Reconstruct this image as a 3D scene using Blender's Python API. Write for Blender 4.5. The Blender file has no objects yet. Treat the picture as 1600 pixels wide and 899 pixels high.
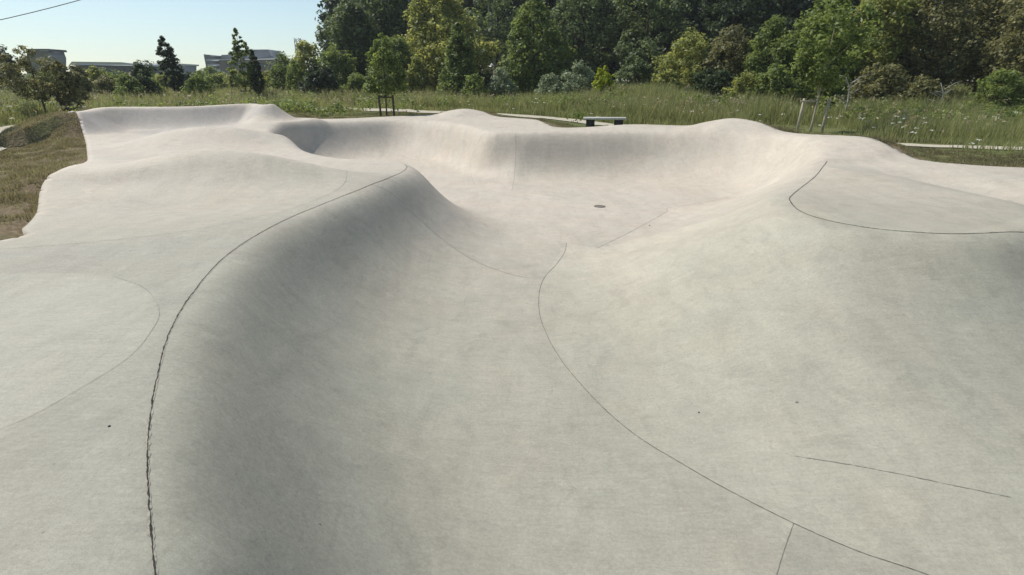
import bpy, math, random
import numpy as np
from mathutils import Vector
random.seed(7)
RNG = np.random.default_rng(11)
R = math.radians
S = bpy.context.scene
COL = S.collection
PI = math.pi

# ------------------------------------------------------------------ camera
HC = 2.0                       # eye height above the deck
PITCH = math.atan(0.367)
FP = 870.0                     # focal length in pixels of a 1600 wide frame
CP, SP = math.cos(PITCH), math.sin(PITCH)
cam = bpy.data.cameras.new('camera')
cam.lens = FP / 1600 * 36; cam.sensor_width = 36
cam.clip_start = 0.05; cam.clip_end = 4000
co = bpy.data.objects.new('camera', cam); COL.objects.link(co)
co.location = (0, 0, HC); co.rotation_euler = (PI/2 - PITCH, 0, 0)
S.camera = co

def ray(px, py):
    u = (px - 800) / FP; v = (449.5 - py) / FP
    return u, v*SP + CP, v*CP - SP
def at(px, py, z=0.0):
    dx, dy, dz = ray(px, py); t = (z - HC) / dz
    return (dx*t, dy*t)
def atD(px, py, D):
    dx, dy, dz = ray(px, py); t = D / dy
    return (dx*t, D, HC + dz*t)

def sst(a, b, x):
    t = np.clip((x - a) / (b - a), 0, 1); return t*t*(3 - 2*t)

# ------------------------------------------------------------------ value noise
def vnoise(x, y, seed=0):
    x = np.asarray(x, float); y = np.asarray(y, float)
    xi = np.floor(x).astype(np.int64); yi = np.floor(y).astype(np.int64)
    fx = x - xi; fy = y - yi; fx = fx*fx*(3-2*fx); fy = fy*fy*(3-2*fy)
    def h(a, b):
        n = (a*374761393 + b*668265263 + seed*1442695041) & 0xffffffff
        n = ((n ^ (n >> 13)) * 1274126177) & 0xffffffff
        return ((n ^ (n >> 16)) & 0xffff) / 65535.0
    return (h(xi, yi)*(1-fx)+h(xi+1, yi)*fx)*(1-fy) + (h(xi, yi+1)*(1-fx)+h(xi+1, yi+1)*fx)*fy
def fbm(x, y, seed=0, o=4):
    s = 0; a = .5
    for k in range(o):
        s = s + a*vnoise(x*2**k, y*2**k, seed+k); a *= .5
    return s

# ------------------------------------------------------------------ 2D polylines
def spline(pts, n=8, closed=False):
    P = [np.array(p, float) for p in pts]; m = len(P); out = []
    rng = range(m) if closed else range(m-1)
    for i in rng:
        g = (lambda k: P[k % m]) if closed else (lambda k: P[min(max(k, 0), m-1)])
        a, b, c, d = g(i-1), g(i), g(i+1), g(i+2)
        for k in range(n):
            t = k/n
            out.append(.5*((2*b)+(c-a)*t+(2*a-5*b+4*c-d)*t*t+(3*b-a-3*c+d)*t**3))
    if not closed: out.append(P[-1])
    return np.array(out)
def seg_dist(X, Y, poly, closed=True, want=False):
    """distance to a polyline (and closest point)"""
    n = len(poly); best = np.full(X.shape, 1e18); bx = np.zeros(X.shape); by = np.zeros(X.shape)
    for i in range(n if closed else n-1):
        ax, ay = poly[i]; cx, cy = poly[(i+1) % n]
        dx, dy = cx-ax, cy-ay; L = dx*dx+dy*dy+1e-12
        t = np.clip(((X-ax)*dx+(Y-ay)*dy)/L, 0, 1)
        qx = ax+t*dx; qy = ay+t*dy; d = (X-qx)**2+(Y-qy)**2
        m = d < best
        best = np.where(m, d, best)
        if want: bx = np.where(m, qx, bx); by = np.where(m, qy, by)
    best = np.sqrt(best)
    return (best, bx, by) if want else best
def inside(X, Y, poly):
    c = np.zeros(X.shape, bool); n = len(poly)
    for i in range(n):
        x1, y1 = poly[i]; x2, y2 = poly[(i+1) % n]
        if y1 == y2: continue
        m = ((y1 > Y) != (y2 > Y)) & (X < (x2-x1)*(Y-y1)/(y2-y1)+x1)
        c ^= m
    return c

# ------------------------------------------------------------------ the shape of the skate park
def base_deck(x, y): return 0.22*sst(17, 27, y)
DEPTH = 1.5
def px_deck(px, py):
    z = 0.0
    for _ in range(6):
        x, y = at(px, py, z); z = float(base_deck(x, y))
    return (x, y)

LIP_LEFT = [(243, 899), (234, 800), (231, 720), (235, 650), (248, 580), (265, 520), (300, 460), (350, 403), (420, 357), (500, 321), (573, 292), (606, 279), (630, 268), (637, 260)]
LIP = ([(-0.3, -0.25), (-1.05, .45), (-1.4, 1.2)] + [px_deck(*p) for p in LIP_LEFT] +
       [px_deck(*p) for p in [(622, 252), (585, 250), (530, 247), (490, 241), (462, 231), (446, 218), (430, 209), (424, 203), (445, 197), (490, 192), (550, 189), (610, 187), (665, 188), (705, 192), (738, 199), (760, 206), (785, 207), (840, 206.5), (920, 206), (1000, 206), (1090, 208), (1170, 213), (1235, 222), (1275, 236), (1292, 250), (1282, 268), (1257, 290), (1239, 303), (1234, 312), (1247, 328), (1275, 340), (1330, 352), (1400, 361), (1500, 366), (1570, 364)]] +
       [(7.6, 8.0), (8.5, 8.7), (9.4, 10.2), (11.2, 11.0), (13.5, 9.5), (14.5, 5), (13, 0), (9, -2.2), (4, -1.2), (1.2, -.45)])
LIP = spline(LIP, 5, True)
def px_floor(px, py): return at(px, py, -DEPTH)
FLOOR = ([(.7, 2.7), (.75, 3.6), (.5, 4.8), (.1, 6.2), (-.25, 7.6), (-.3, 9.2), (0, 10.8), (.5, 12.0), (.95, 13.2), (.7, 14.6), (-.6, 16.6), (-2.9, 19.0), (-5.4, 20.6), (-7.9, 22.0), (-8.2, 24.4), (-6.2, 26.4), (-4.1, 26.7), (-2.4, 24.0), (-.6, 20.8)] +
         [px_floor(*p) for p in [(850, 286), (930, 285), (1010, 287), (1070, 295), (1100, 308), (1048, 325), (990, 358), (945, 383), (905, 392), (885, 398), (868, 415), (852, 432), (843, 455), (843, 490), (855, 525), (875, 560), (905, 598), (950, 645), (1000, 685), (1060, 722), (1130, 762), (1240, 818), (1340, 862), (1450, 899)]] +
         [(4.6, 3.0), (6.2, 3.9), (7.9, 5.4), (9.6, 7.6), (11, 8.2), (12, 6), (10.5, 2), (7.5, .6), (4.5, 1.3), (3, 1.7), (1, 2.1)])
FLOOR = spline(FLOOR, 5, True)

# gentle humps: x, y, half length, half width, rotation, height
HUMPS = [(-6.9, 12.0, 2.9, .80, R(6), .74), (-10.8, 19.3, 3.0, 1.1, R(12), .64),
         (10.2, 12.6, 3.4, 1.0, R(97), -.42), (7.9, 12.6, 2.2, 1.2, R(100), .10), (-6.0, 5.0, 2.3, 1.5, R(35), -.16), (-6.6, 9.6, 2.4, .8, R(6), -.18), (-10.5, 16.0, 2.6, 1.0, R(8), -.16), (-14.6, 25.0, 3.0, 1.9, R(18), -.30)]
OUTER_L = [(0, 376, 0), (35, 357, 0), (57, 332, 0), (62, 300, .1), (74, 275, .3), (100, 263, .35), (134, 254, .1), (136, 240, 0.05), (132, 216, .1), (122, 198, .35), (108, 178, .9),
            (150, 171, .95), (200, 167.5, 1.0), (300, 164.5, 1.05), (390, 163, 1.05), (418, 164, 1.05), (433, 174, .6), (447, 186, .25)]
# far and right rim: pixel column, pixel row, distance
OUTER_R = [(520, 186, 30.6), (600, 182.5, 32.6), (675, 179, 33.8), (698, 173.5, 34), (725, 170, 34), (752, 174, 33.6), (775, 182, 32.6), (833, 186.5, 29.6), (850, 192, 27.2), (868, 199, 25.9), (910, 199, 25.9), (985, 194.5, 25.8), (1075, 196, 25.2),
            (1110, 189, 24.6), (1145, 184.5, 24), (1185, 191, 23.0), (1215, 203, 21.8), (1250, 208.5, 20.5), (1345, 213, 17.5), (1385, 226, 16.4), (1415, 242, 15.8), (1445, 251, 15.2), (1520, 258, 14.6), (1600, 262, 14.2)]
OUTER3 = [(-9.5, 2.0, 0), (-9.0, 5.2, 0)] + [(*at(*p), p[2]) for p in OUTER_L] + [atD(*p) for p in OUTER_R] + [(16.5, 13.0, 0), (18.5, 9, 0), (18.5, -5, 0), (-3, -6.5, 0), (-9.5, -4, 0)]
OUTER3 = spline(OUTER3, 6, True); OUTER = OUTER3[:, :2]
QTOP = spline([at(*p) for p in OUTER_L[10:16]], 6)          # top edge of the quarter pipe at the back

GX0, GX1, GY0, GY1, GS = -24.0, 21.0, -8.0, 42.0, 0.0625
gx = np.arange(GX0, GX1, GS); gy = np.arange(GY0, GY1, GS)
GXX, GYY = np.meshgrid(gx, gy)
def profile(t):
    # slope rises quickly below the lip then eases into the floor
    tt = np.linspace(0, 1, 201)
    s = np.where(tt < .15, sst(0, .15, tt), np.clip(1-(tt-.15)/.85, 0, 1)**2.0)
    z = np.concatenate([[0], np.cumsum((s[1:]+s[:-1])/2)]); z /= z[-1]
    return np.interp(t, tt, z)
def profile_soft(t):
    tt = np.linspace(0, 1, 201)
    s = np.where(tt < .15, sst(0, .15, tt), np.clip(1-(tt-.15)/.85, 0, 1)**.7)
    z = np.concatenate([[0], np.cumsum((s[1:]+s[:-1])/2)]); z /= z[-1]
    return np.interp(t, tt, z)
def edge_near(X, Y):
    best = np.full(X.shape, 1e9); k = np.zeros(X.shape, int)
    E = spline(OUTER3, 3, True); 
    for i, (a, b, c) in enumerate(E):
        d = (X-a)**2+(Y-b)**2; m = d < best; best = np.where(m, d, best); k = np.where(m, i//3, k)
    return np.sqrt(best), k
def deck_height(X, Y):
    H = base_deck(X, Y)
    for (hx, hy, a, b, r, h) in HUMPS:
        c, s = math.cos(r), math.sin(r); u = (X-hx)*c+(Y-hy)*s; v = -(X-hx)*s+(Y-hy)*c
        H = H + h*np.exp(-(np.abs(u/a)**2.6) - .5*(v/b*1.25)**2*1.3)
    d, k = edge_near(X, Y); dq = seg_dist(X, Y, QTOP, False)
    w = np.exp(-(d/1.9)**2)*sst(1.0, 3.0, dq)*sst(0, 4, Y)
    H = H*(1-w) + OUTER3[k, 2]*w
    return H
def blur(A, n):
    for _ in range(3):
        for ax in (0, 1):
            k = n; P = np.concatenate([np.repeat(np.take(A, [0], ax), k+1, ax), A, np.repeat(np.take(A, [-1], ax), k, ax)], ax)
            C = np.cumsum(P, ax); L = A.shape[ax]
            A = (np.take(C, np.arange(2*k+1, 2*k+1+L), ax) - np.take(C, np.arange(0, L), ax))/(2*k+1)
    return A
HG = deck_height(GXX, GYY)
inl = inside(GXX, GYY, LIP); inf = inside(GXX, GYY, FLOOR)
sel = inl & ~inf
dL = seg_dist(GXX[sel], GYY[sel], LIP); dF = seg_dist(GXX[sel], GYY[sel], FLOOR)
T = np.zeros(GXX.shape); T[inf & inl] = 1.0; T[sel] = dL/(dL+dF+1e-9)
T = np.clip(blur(T, 1), 0, 1)
rightness = sst(0.5, 3.0, GXX)*(1-sst(15, 18, GYY))          # the broad right-hand bank is gentler
PR = profile(T)*(1-rightness) + profile_soft(T)*rightness
floor_z = -DEPTH + .05*sst(20, 25, GYY)*(1-sst(-3, 0, GXX)) + .02*fbm(GXX*.3, GYY*.3, 5)
HB = HG*(1-PR) + floor_z*PR
HG = blur(HB, 2) 
dq = seg_dist(GXX, GYY, QTOP, False); q = np.clip(1 - np.maximum(dq-.30, 0)/1.2, 0, 1); q2 = np.clip(1 - np.maximum(dq-.30, 0)/4.2, 0, 1)
HG = HG + (.88*np.where(dq < .30, 1.0, .8*q**1.5+.2*q2**2))*(GYY > 18)
HG = HG + .012*(fbm(GXX*.55, GYY*.55, 3, 3)-.5)
def H(x, y):
    x = np.asarray(x, float); y = np.asarray(y, float)
    fx = np.clip((x-GX0)/GS, 0, len(gx)-1.001); fy = np.clip((y-GY0)/GS, 0, len(gy)-1.001)
    i = fx.astype(int); j = fy.astype(int); u = fx-i; v = fy-j
    return (HG[j, i]*(1-u)+HG[j, i+1]*u)*(1-v)+(HG[j+1, i]*(1-u)+HG[j+1, i+1]*u)*v
def hit(px, py):
    dx, dy, dz = ray(px, py); t = np.linspace(.5, 60, 12000)
    x = dx*t; y = dy*t; z = HC+dz*t; b = np.nonzero(z <= H(x, y))[0]
    k = b[0] if len(b) else -1
    return (x[k], y[k])

# ------------------------------------------------------------------ natural ground
PATH = spline([(-36, 12), (-24, 17), (-18.5, 18.6), (-19, 19.5), (-24, 27), (-24, 38), (-19, 44.5), (-9.5, 41.5), (-2, 37.5), (3.0, 32.3), (5.0, 29.6), (8, 27.5), (12.5, 22), (15.5, 20.0), (18.5, 19.0), (26, 17.5), (40, 14)], 6)
FARPATH = spline([(-60, 64), (-20, 62), (-3, 66), (12, 64), (30, 66)], 6)
def far_base(X, Y):
    d = np.hypot(X, Y)
    g = -.12 + .05*(fbm(X*.15, Y*.15, 9)-.5)*2
    g = g + sst(26, 60, Y)*(.25 + .75*sst(0, 14, X))*.9
    g = g + sst(34, 60, Y)*(1-sst(-14, -4, X))*.15
    g = g + .35*(fbm(X*.06, Y*.06, 21)-.45)*sst(30, 50, d)
    g = g + .55*np.exp(-((X-10)/6)**2-((Y-41)/5)**2) + .2*sst(26, 34, Y)
    g = g - 1.2*sst(90, 400, d)
    return g
def ground_z(X, Y):
    X = np.atleast_1d(np.asarray(X, float)); Y = np.atleast_1d(np.asarray(Y, float))
    g = far_base(X, Y); near = (X > -30) & (X < 26) & (Y > -14) & (Y < 46)
    if near.any():
        x, y = X[near], Y[near]
        d, bx, by = seg_dist(x, y, OUTER, True, True); ins = inside(x, y, OUTER)
        e = H(bx, by); reach = 1.6 + 2.2*np.clip(e, 0, 1)
        w = 1 - sst(0, 1, d/reach)
        # dumped soil against the quarter pipe
        out = g[near]*(1-w) + (e-.035)*w
        out = out + (.05+.14*(x < -6))*(fbm(x*1.5, y*1.5, 31)-.5)*sst(.05, .6, d)
        g[near] = np.where(ins, H(x, y)-.16, out)
    return g
def gz(x, y): return float(ground_z(x, y)[0])

# ------------------------------------------------------------------ materials
def nt(name):
    m = bpy.data.materials.new(name); m.use_nodes = True
    t = m.node_tree; t.nodes.clear(); return m, t, t.nodes, t.links
def simple(name, color, rough=.7, spec=.3, var=.12, scale=6, bump=0.0, metallic=0.0):
    m, t, N, L = nt(name)
    o = N.new('ShaderNodeOutputMaterial'); b = N.new('ShaderNodeBsdfPrincipled'); L.new(b.outputs[0], o.inputs[0])
    b.inputs['Roughness'].default_value = rough; b.inputs['Specular IOR Level'].default_value = spec; b.inputs['Metallic'].default_value = metallic
    tc = N.new('ShaderNodeTexCoord'); n = N.new('ShaderNodeTexNoise'); n.inputs['Scale'].default_value = scale; n.inputs['Detail'].default_value = 6
    L.new(tc.outputs['Object'], n.inputs['Vector'])
    r = N.new('ShaderNodeValToRGB'); r.color_ramp.elements[0].position = .3; r.color_ramp.elements[1].position = .7
    r.color_ramp.elements[0].color = [c*(1-var) for c in color]+[1]; r.color_ramp.elements[1].color = [min(1, c*(1+var)) for c in color]+[1]
    L.new(n.outputs[0], r.inputs[0]); L.new(r.outputs[0], b.inputs['Base Color'])
    if bump:
        bp = N.new('ShaderNodeBump'); bp.inputs['Strength'].default_value = bump; bp.inputs['Distance'].default_value = .02
        L.new(n.outputs[0], bp.inputs['Height']); L.new(bp.outputs[0], b.inputs['Normal'])
    return m
def leafy(name, dark, light, trans=.35, rough=.55):
    """leaf material: tint attribute per leaf, diffuse + translucent"""
    m, t, N, L = nt(name)
    o = N.new('ShaderNodeOutputMaterial'); a = N.new('ShaderNodeAttribute'); a.attribute_name = 'tint'
    r = N.new('ShaderNodeValToRGB'); r.color_ramp.elements[0].color = list(dark)+[1]; r.color_ramp.elements[1].color = list(light)+[1]
    L.new(a.outputs['Fac'], r.inputs[0])
    d = N.new('ShaderNodeBsdfPrincipled'); d.inputs['Roughness'].default_value = rough; d.inputs['Specular IOR Level'].default_value = .35
    tr = N.new('ShaderNodeBsdfTranslucent'); mx = N.new('ShaderNodeMixShader'); mx.inputs[0].default_value = trans
    g = N.new('ShaderNodeHueSaturation'); g.inputs['Hue'].default_value = .485; g.inputs['Value'].default_value = 1.7; g.inputs['Saturation'].default_value = 1.1
    L.new(r.outputs[0], d.inputs['Base Color']); L.new(r.outputs[0], g.inputs['Color']); L.new(g.outputs[0], tr.inputs['Color'])
    L.new(d.outputs[0], mx.inputs[1]); L.new(tr.outputs[0], mx.inputs[2]); L.new(mx.outputs[0], o.inputs[0])
    return m

def concrete_mat():
    m, t, N, L = nt('concrete')
    o = N.new('ShaderNodeOutputMaterial'); b = N.new('ShaderNodeBsdfPrincipled'); L.new(b.outputs[0], o.inputs[0])
    b.inputs['Specular IOR Level'].default_value = .35
    tc = N.new('ShaderNodeTexCoord'); at_ = N.new('ShaderNodeAttribute'); at_.attribute_name = 'pour_shading'
    def noise(scale, detail, rough=.55, vec=None, dist=0):
        n = N.new('ShaderNodeTexNoise'); n.inputs['Scale'].default_value = scale; n.inputs['Detail'].default_value = detail
        n.inputs['Roughness'].default_value = rough; n.inputs['Distortion'].default_value = dist
        L.new(vec or tc.outputs['Object'], n.inputs['Vector']); return n
    def ramp(src, p0, v0, p1, v1):
        r = N.new('ShaderNodeMapRange'); r.inputs[1].default_value = p0; r.inputs[2].default_value = p1; r.inputs[3].default_value = v0; r.inputs[4].default_value = v1
        L.new(src, r.inputs[0]); return r.outputs[0]
    def mul(a, c):
        n = N.new('ShaderNodeMath'); n.operation = 'MULTIPLY'; L.new(a, n.inputs[0]); L.new(c, n.inputs[1]); return n.outputs[0]
    mp = N.new('ShaderNodeMapping'); mp.inputs['Scale'].default_value = (1.4, 7.5, 7.5); mp.inputs['Rotation'].default_value = (0, 0, R(-8)); L.new(tc.outputs['Object'], mp.inputs[0])
    mp2 = N.new('ShaderNodeMapping'); mp2.inputs['Scale'].default_value = (3.4, .9, .9); mp2.inputs['Rotation'].default_value = (0, 0, R(38)); L.new(tc.outputs['Object'], mp2.inputs[0])
    big = noise(.55, 5, .6); mid = noise(3.2, 9, .68, dist=.7); fine = noise(34, 6, .75); streak = noise(1.5, 7, .65, mp.outputs[0], .8); run = noise(.9, 6, .6, mp2.outputs[0], .5)
    grit = noise(170, 3, .8)
    v = ramp(big.outputs[0], .3, .95, .7, 1.04)
    v = mul(v, ramp(mid.outputs[0], .3, .92, .7, 1.06)); v = mul(v, ramp(fine.outputs[0], .32, .87, .68, 1.11))
    v = mul(v, ramp(streak.outputs[0], .3, .955, .68, 1.035)); v = mul(v, ramp(run.outputs[0], .35, .945, .65, 1.04)); v = mul(v, ramp(grit.outputs[0], .36, .84, .64, 1.13))
    # short horizontal trowel streaks and pale mineral bloom
    mp3 = N.new('ShaderNodeMapping'); mp3.inputs['Scale'].default_value = (4.5, 38, 38); mp3.inputs['Rotation'].default_value = (0, 0, R(5)); L.new(tc.outputs['Object'], mp3.inputs[0])
    tro = noise(1.0, 5, .7, mp3.outputs[0], .4); v = mul(v, ramp(tro.outputs[0], .3, .93, .7, 1.05))
    blo = noise(1.9, 9, .75, None, 1.4); v = mul(v, ramp(blo.outputs[0], .56, 1.0, .72, 1.10))
    sta = noise(1.25, 7, .7, None, .3); v = mul(v, ramp(sta.outputs[0], .60, 1.0, .74, .84))
    # crisp-edged damp marks and pale patches, run-off lines
    cm = noise(.75, 9, .72, None, 2.2); v = mul(v, ramp(cm.outputs[0], .555, 1.0, .58, .94)); cm2 = noise(1.3, 9, .78, None, 1.8); v = mul(v, ramp(cm2.outputs[0], .60, 1.0, .62, 1.07))
    mp4 = N.new('ShaderNodeMapping'); mp4.inputs['Scale'].default_value = (7, .8, .8); mp4.inputs['Rotation'].default_value = (0, 0, R(22)); L.new(tc.outputs['Object'], mp4.inputs[0])
    ro = noise(1.0, 7, .7, mp4.outputs[0], .6); v = mul(v, ramp(ro.outputs[0], .58, 1.0, .68, .93))
    # small dark pits and specks
    vo = N.new('ShaderNodeTexVoronoi'); vo.inputs['Scale'].default_value = 4.2; vo.inputs['Randomness'].default_value = 1; L.new(tc.outputs['Object'], vo.inputs['Vector'])
    pit = ramp(vo.outputs['Distance'], .012, .55, .035, 1.0); v = mul(v, pit)
    # hairline crazing
    v2 = N.new('ShaderNodeTexVoronoi'); v2.feature = 'DISTANCE_TO_EDGE'; v2.inputs['Scale'].default_value = .9
    wv = N.new('ShaderNodeMixRGB'); wv.blend_type = 'ADD'; wv.inputs[0].default_value = .35; L.new(tc.outputs['Object'], wv.inputs[1]); L.new(mid.outputs[1], wv.inputs[2]); L.new(wv.outputs[0], v2.inputs['Vector'])
    cr = ramp(v2.outputs['Distance'], .0, .86, .008, 1.0)
    gate = ramp(run.outputs[0], .52, 0, .6, 1)
    mixc = N.new('ShaderNodeMix'); mixc.inputs[2].default_value = 1.0; L.new(gate, mixc.inputs[0]); L.new(cr, mixc.inputs[3]); v = mul(v, mixc.outputs[0])
    vm = N.new('ShaderNodeVectorMath'); vm.operation = 'SCALE'; L.new(at_.outputs['Color'], vm.inputs[0]); L.new(v, vm.inputs['Scale'])
    hs = N.new('ShaderNodeMixRGB'); hs.blend_type = 'MULTIPLY'; hs.inputs[0].default_value = 1
    cr2 = N.new('ShaderNodeValToRGB'); cr2.color_ramp.elements[0].position = .35; cr2.color_ramp.elements[1].position = .65
    cr2.color_ramp.elements[0].color = (.985, 1.0, .985, 1); cr2.color_ramp.elements[1].color = (1.0, .985, .96, 1); L.new(noise(.8, 4).outputs[0], cr2.inputs[0])
    L.new(vm.outputs[0], hs.inputs[1]); L.new(cr2.outputs[0], hs.inputs[2]); L.new(hs.outputs[0], b.inputs['Base Color'])
    L.new(ramp(mid.outputs[0], .3, .62, .7, .82), b.inputs['Roughness'])
    bp = N.new('ShaderNodeBump'); bp.inputs['Strength'].default_value = .35; bp.inputs['Distance'].default_value = .004
    bp2 = N.new('ShaderNodeBump'); bp2.inputs['Strength'].default_value = .3; bp2.inputs['Distance'].default_value = .012
    L.new(streak.outputs[0], bp2.inputs['Height']); L.new(fine.outputs[0], bp.inputs['Height']); L.new(bp2.outputs[0], bp.inputs['Normal']); L.new(bp.outputs[0], b.inputs['Normal'])
    return m

def ground_mat():
    m, t, N, L = nt('ground')
    o = N.new('ShaderNodeOutputMaterial'); b = N.new('ShaderNodeBsdfPrincipled'); L.new(b.outputs[0], o.inputs[0]); b.inputs['Roughness'].default_value = .95; b.inputs['Specular IOR Level'].default_value = .1
    tc = N.new('ShaderNodeTexCoord'); a = N.new('ShaderNodeAttribute'); a.attribute_name = 'soil'
    n1 = N.new('ShaderNodeTexNoise'); n1.inputs['Scale'].default_value = 1.1; n1.inputs['Detail'].default_value = 9; n1.inputs['Roughness'].default_value = .68
    n2 = N.new('ShaderNodeTexNoise'); n2.inputs['Scale'].default_value = 14; n2.inputs['Detail'].default_value = 6
    L.new(tc.outputs['Object'], n1.inputs[0]); L.new(tc.outputs['Object'], n2.inputs[0])
    gr = N.new('ShaderNodeValToRGB'); e = gr.color_ramp.elements; e[0].position = .3; e[0].color = (.085, .105, .035, 1); e[1].position = .7; e[1].color = (.17, .18, .075, 1)
    so = N.new('ShaderNodeValToRGB'); e = so.color_ramp.elements; e[0].position = .3; e[0].color = (.12, .085, .052, 1); e[1].position = .7; e[1].color = (.24, .19, .12, 1)
    L.new(n1.outputs[0], gr.inputs[0]); L.new(n2.outputs[0], so.inputs[0])
    mx = N.new('ShaderNodeMixRGB'); ad = N.new('ShaderNodeMath'); ad.operation = 'ADD'
    su = N.new('ShaderNodeMath'); su.operation = 'SUBTRACT'; su.inputs[1].default_value = .5; L.new(n1.outputs[0], su.inputs[0])
    m3 = N.new('ShaderNodeMath'); m3.operation = 'MULTIPLY'; m3.inputs[1].default_value = 1.6; L.new(su.outputs[0], m3.inputs[0])
    L.new(a.outputs['Fac'], ad.inputs[0]); L.new(m3.outputs[0], ad.inputs[1]); ad.use_clamp = True
    L.new(ad.outputs[0], mx.inputs[0]); L.new(gr.outputs[0], mx.inputs[1]); L.new(so.outputs[0], mx.inputs[2]); L.new(mx.outputs[0], b.inputs['Base Color'])
    bp = N.new('ShaderNodeBump'); bp.inputs['Strength'].default_value = .8; bp.inputs['Distance'].default_value = .05; L.new(n2.outputs[0], bp.inputs['Height']); L.new(bp.outputs[0], b.inputs['Normal'])
    return m

M = dict(
    concrete=concrete_mat(), ground=ground_mat(),
    joint=simple('joint_filler', (.05, .047, .04), .9, .1, .4, 30),
    joint_edge=simple('joint_edge', (.345, .322, .265), .9, .1, .25, 60),
    joint_mid=simple('joint_mid', (.10, .097, .085), .9, .1, .3, 30), joint_pale=simple('joint_pale', (.27, .26, .225), .9, .1, .15, 30),
    joint_faint=simple('joint_faint', (.20, .195, .17), .9, .1, .25, 30),
    path=simple('gravel_path', (.46, .42, .33), .95, .1, .18, 12, .5),
    slab=simple('bench_slab', (.50, .50, .45), .8, .3, .1, 9, .2),
    block=simple('bench_block', (.045, .04, .042), .85, .2, .3, 12, .3),
    bark=simple('bark', (.085, .065, .048), .9, .15, .35, 9, .8),
    palebark=simple('pale_bark', (.42, .40, .35), .85, .2, .25, 14, .4),
    stake=simple('stake_wood', (.42, .37, .27), .85, .15, .25, 16, .4),
    darkstake=simple('dark_stake_wood', (.10, .08, .06), .9, .15, .3, 16, .4),
    strap=simple('rubber_strap', (.02, .02, .02), .7, .2, .2, 10),
    iron=simple('cast_iron', (.10, .09, .08), .6, .4, .3, 40, .4),
    rock=simple('rock', (.34, .32, .27), .9, .2, .25, 5, .6),
    wire=simple('cable_sheath', (.03, .03, .035), .6, .3, .1, 2),
    facade=simple('grey_cladding', (.20, .22, .24), .6, .4, .12, .3),
    facade2=simple('brown_cladding', (.19, .16, .14), .7, .3, .15, .3),
    band=simple('pale_band', (.42, .45, .48), .6, .4, .06, .5),
    glass=simple('window_glass', (.06, .08, .10), .5, .3, .15, .4),
    roof=simple('pale_roof', (.55, .57, .58), .6, .4, .06, .4),
    darkroof=simple('dark_roof', (.07, .075, .08), .7, .3, .1, .4),
    steel=simple('grey_steel', (.20, .21, .22), .5, .5, .1, 3),
    leaf_dark=leafy('leaf_dark', (.014, .026, .014), (.075, .11, .042), .34),
    leaf_blue=leafy('leaf_blue', (.03, .055, .032), (.21, .26, .10), .38),
    leaf_mid=leafy('leaf_mid', (.045, .075, .022), (.25, .31, .09), .44),
    leaf_light=leafy('leaf_light', (.085, .115, .028), (.38, .40, .13), .48),
    leaf_yellow=leafy('leaf_yellow', (.20, .25, .02), (.36, .42, .04), .4),
    leaf_brown=leafy('leaf_brown', (.05, .06, .026), (.28, .27, .11), .38),
    leaf_pale=leafy('leaf_pale', (.11, .15, .08), (.32, .37, .22), .3),
    grass=leafy('grass_blades', (.13, .155, .06), (.37, .37, .16), .44),
    turf=leafy('turf_blades', (.10, .10, .04), (.32, .28, .15), .3),
    straw=leafy('straw', (.22, .19, .10), (.42, .37, .22), .3),
    petal=leafy('petals', (.55, .55, .5), (.85, .85, .78), .3),
)

# ------------------------------------------------------------------ object helpers
def mesh_obj(name, verts, faces, mat, parent=None, smooth=False, attrs=None):
    """faces: (n,k) int array or list of arrays"""
    me = bpy.data.meshes.new(name)
    verts = np.asarray(verts, np.float32).reshape(-1, 3)
    fl = faces if isinstance(faces, list) else [faces]
    fl = [np.asarray(f, np.int32) for f in fl if len(f)]
    loops = np.concatenate([f.ravel() for f in fl]); tot = np.concatenate([np.full(len(f), f.shape[1], np.int32) for f in fl])
    st = np.concatenate([[0], np.cumsum(tot)[:-1]]).astype(np.int32)
    me.vertices.add(len(verts)); me.vertices.foreach_set('co', verts.ravel())
    me.loops.add(len(loops)); me.loops.foreach_set('vertex_index', loops)
    me.polygons.add(len(tot)); me.polygons.foreach_set('loop_start', st); me.polygons.foreach_set('loop_total', tot)
    if smooth: me.polygons.foreach_set('use_smooth', np.ones(len(tot), bool))
    for k, (dom, arr) in (attrs or {}).items():
        if arr.ndim == 1:
            a = me.attributes.new(k, 'FLOAT', dom); a.data.foreach_set('value', arr.astype(np.float32))
        else:
            a = me.attributes.new(k, 'FLOAT_COLOR', dom); a.data.foreach_set('color', np.c_[arr, np.ones(len(arr))].astype(np.float32).ravel())
    me.materials.append(mat); me.update(calc_edges=True); me.validate()
    o = bpy.data.objects.new(name, me); COL.objects.link(o)
    if parent: o.parent = parent
    return o
def tag(o, label=None, cat=None, group=None, kind=None):
    if label: o['label'] = label
    if cat: o['category'] = cat
    if group: o['group'] = group
    if kind: o['kind'] = kind
    return o
def empty(name, loc, rz=0, label=None, cat=None, group=None):
    o = bpy.data.objects.new(name, None); COL.objects.link(o); o.location = loc; o.rotation_euler = (0, 0, rz); o.empty_display_size = .3
    return tag(o, label, cat, group)
def copy_tree(o, parent=None):
    c = o.copy(); COL.objects.link(c); c.parent = parent
    for ch in list(o.children): copy_tree(ch, c)
    return c
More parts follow.
